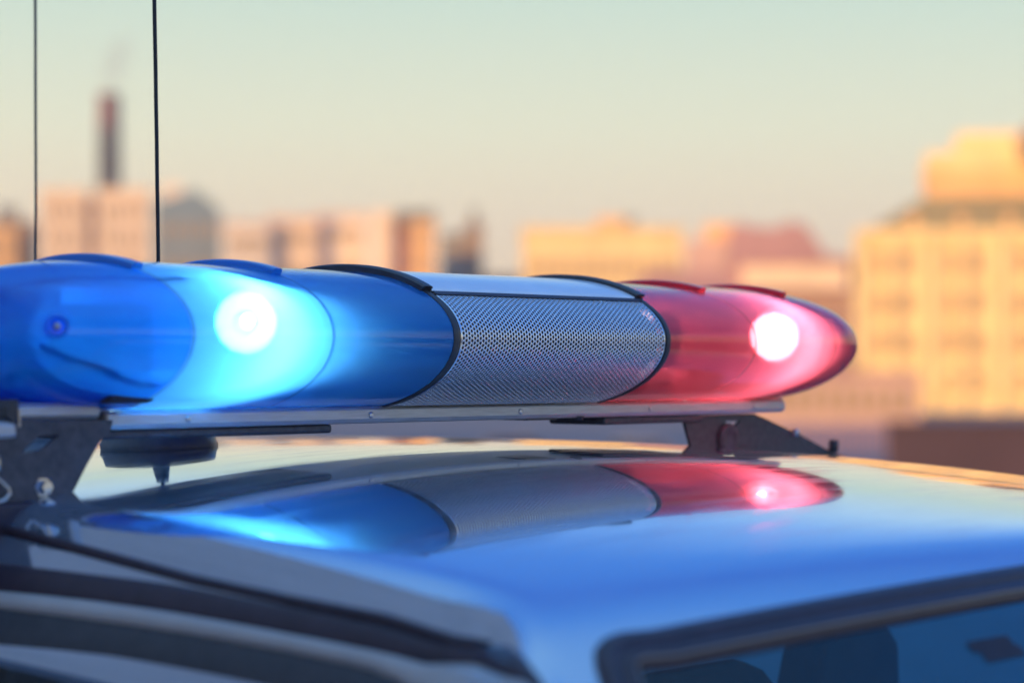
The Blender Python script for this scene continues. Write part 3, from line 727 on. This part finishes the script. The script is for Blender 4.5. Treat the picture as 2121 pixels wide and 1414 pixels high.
# mauve complex
D = 235; t = bldg(D, 'mauve palace-like building with a rounded roof and a pale lit band, behind the red lenses', edge=1418)
MB().box(X(1418, D), X(1510, D), 0, 14, G, bz(500, D)).build('wall', P_['rose'], t)
MB().box(X(1455, D), X(1520, D), 1, 10, bz(500, D), bz(465, D)).build('side_tower', P_['ochre'], t)
g = MB(); g.prism([(X(1505, D), G), (X(1505, D), bz(478, D)), (X(1530, D), bz(462, D)), (X(1560, D), bz(472, D)), (X(1600, D), bz(474, D)), (X(1635, D), bz(460, D)), (X(1665, D), bz(470, D)), (X(1690, D), bz(505, D)), (X(1705, D), bz(530, D)), (X(1775, D), bz(536, D)), (X(1775, D), G)], 0, 14, 'y'); g.build('wall', P_['mauve'], t)
MB().box(X(1535, D), X(1748, D), -1.2, 0, bz(600, D), bz(552, D)).build('lit_band', P_['peach'], t)
MB().box(X(1530, D), X(1755, D), -1.5, .2, bz(552, D), bz(547, D)).build('ledge', P_['mauve'], t)
windows(t, X(1520, D), X(1760, D), G+1, bz(610, D), 9, 4, 0, .4, .45)
# lower things in front, lower right
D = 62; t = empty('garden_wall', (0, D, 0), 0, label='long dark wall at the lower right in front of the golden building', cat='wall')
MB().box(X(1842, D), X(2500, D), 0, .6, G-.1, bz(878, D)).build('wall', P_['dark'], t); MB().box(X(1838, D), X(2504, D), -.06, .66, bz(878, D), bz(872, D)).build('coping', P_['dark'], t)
D = 150; t = bldg(D, 'low rose terrace at the foot of the golden building, right of the red end lens', group='low buildings by the street')
MB().box(X(1560, D), X(1905, D), 0, 8, G, bz(775, D)).build('wall', P_['rose'], t); MB().box(X(1555, D), X(1910, D), -.3, 8.3, bz(775, D), bz(770, D)).build('roof', P_['mauve'], t)
windows(t, X(1570, D), X(1895, D), G+.4, bz(785, D), 10, 1, 0, .4, .5)
D = 100; t = empty('railing', (0, D, 0), 0, label='low dark street railing below the rose terrace, beyond the red bracket', cat='railing')
MB().box(X(1600, D), X(1838, D), -.03, .03, bz(884, D)-.05, bz(884, D)).build('handrail', P_['mauve'], t)
pg = None
for k in range(18):
    if pg is None: pg = MB().box(-.05, .05, -.03, .03, G-.05, bz(884, D)-.05).build('post', P_['mauve'], t); o = pg
    else: o = pg.copy(); C.objects.link(o); o.parent = t
    o.location = (X(1604+13.5*k, D), 0, 0)
# added block, unseen left of the frame: shades the car, greys its side reflection
t = empty('building', (-15, 1, 0), R(90), label='tall pale block added unseen to the left of the frame to shade the car', cat='building')
MB().box(-22, 21, -5, 5, 0, 18).build('wall', plaster('shade_block_wall', (.85, .78, .70)), t)
windows(t, -21, 20, 1, 5.5, 11, 2, -5, .3, .45, P_['rose'])
# parked cars beyond the roof
HL = emis('headlight_glow', (1, .72, .5), 14)
def parked(x, y, rz, m, label):
    t = empty('parked_car', (x, y, ground_z(x, y)), rz, label=label, cat='car', group='cars parked along the far street')
    g = MB(); g.prism([(-2.1, .35), (-2.15, .75), (-1.9, .92), (-1.2, .98), (1.3, .95), (2.05, .85), (2.15, .6), (2.1, .3)], -.85, .85, 'y'); g.build('body', m, t, bevel=.06)
    g = MB(); g.prism([(-1.55, .95), (-1.1, 1.40), (.35, 1.43), (1.05, .95)], -.72, .72, 'y'); c_ = g.build('cabin', mat('car_window', (.03, .035, .04), .15), t, bevel=.06)
    MB().box(-1.02, .30, -.68, .68, 1.41, 1.46).build('roof', m, t, bevel=.02)
    for sx in (-1.3, 1.3):
        for sy in (-.8, .8):
            MB().lathe([(.001, -.1), (.3, -.1), (.32, -.07), (.32, .07), (.3, .1), (.001, .1)], 20, Matrix.Translation((sx, sy, .32)) @ Matrix.Rotation(R(90), 4, 'X')).build('wheel', M['rubber'], t)
    for sy in (-.6, .6): MB().box(2.08, 2.16, sy-.15, sy+.15, .62, .74).build('headlight', HL, t, bevel=.02)
parked(X(820, 70), 70, R(8), mat('blue_car_paint', (.12, .2, .4), .3, .3, coat=.5), 'blue parked car glimpsed left in the gap under the light bar')
parked(X(1080, 75), 75, R(4), mat('plum_car_paint', (.14, .07, .12), .3, .3, coat=.5), 'plum parked car glimpsed in the middle of the gap under the light bar')
parked(X(1340, 72), 72, R(-5), mat('silver_car_paint', (.5, .5, .52), .3, .5, coat=.5), 'silver parked car glimpsed right in the gap, beside the red bracket')

# ------------------------------------------------------------------ air
hm = bpy.data.materials.new('haze'); hm.use_nodes = True; ht = hm.node_tree; ht.nodes.remove(ht.nodes['Principled BSDF'])
hv = ht.nodes.new('ShaderNodeVolumePrincipled'); hv.inputs['Density'].default_value = .0005; hv.inputs['Color'].default_value = (.95, .93, .92, 1); hv.inputs['Anisotropy'].default_value = .2
ht.links.new(hv.outputs[0], ht.nodes['Material Output'].inputs['Volume'])
tag(MB().box(-1520, 1520, -1520, 1520, -3.2, 95).build('haze', hm), kind='stuff')
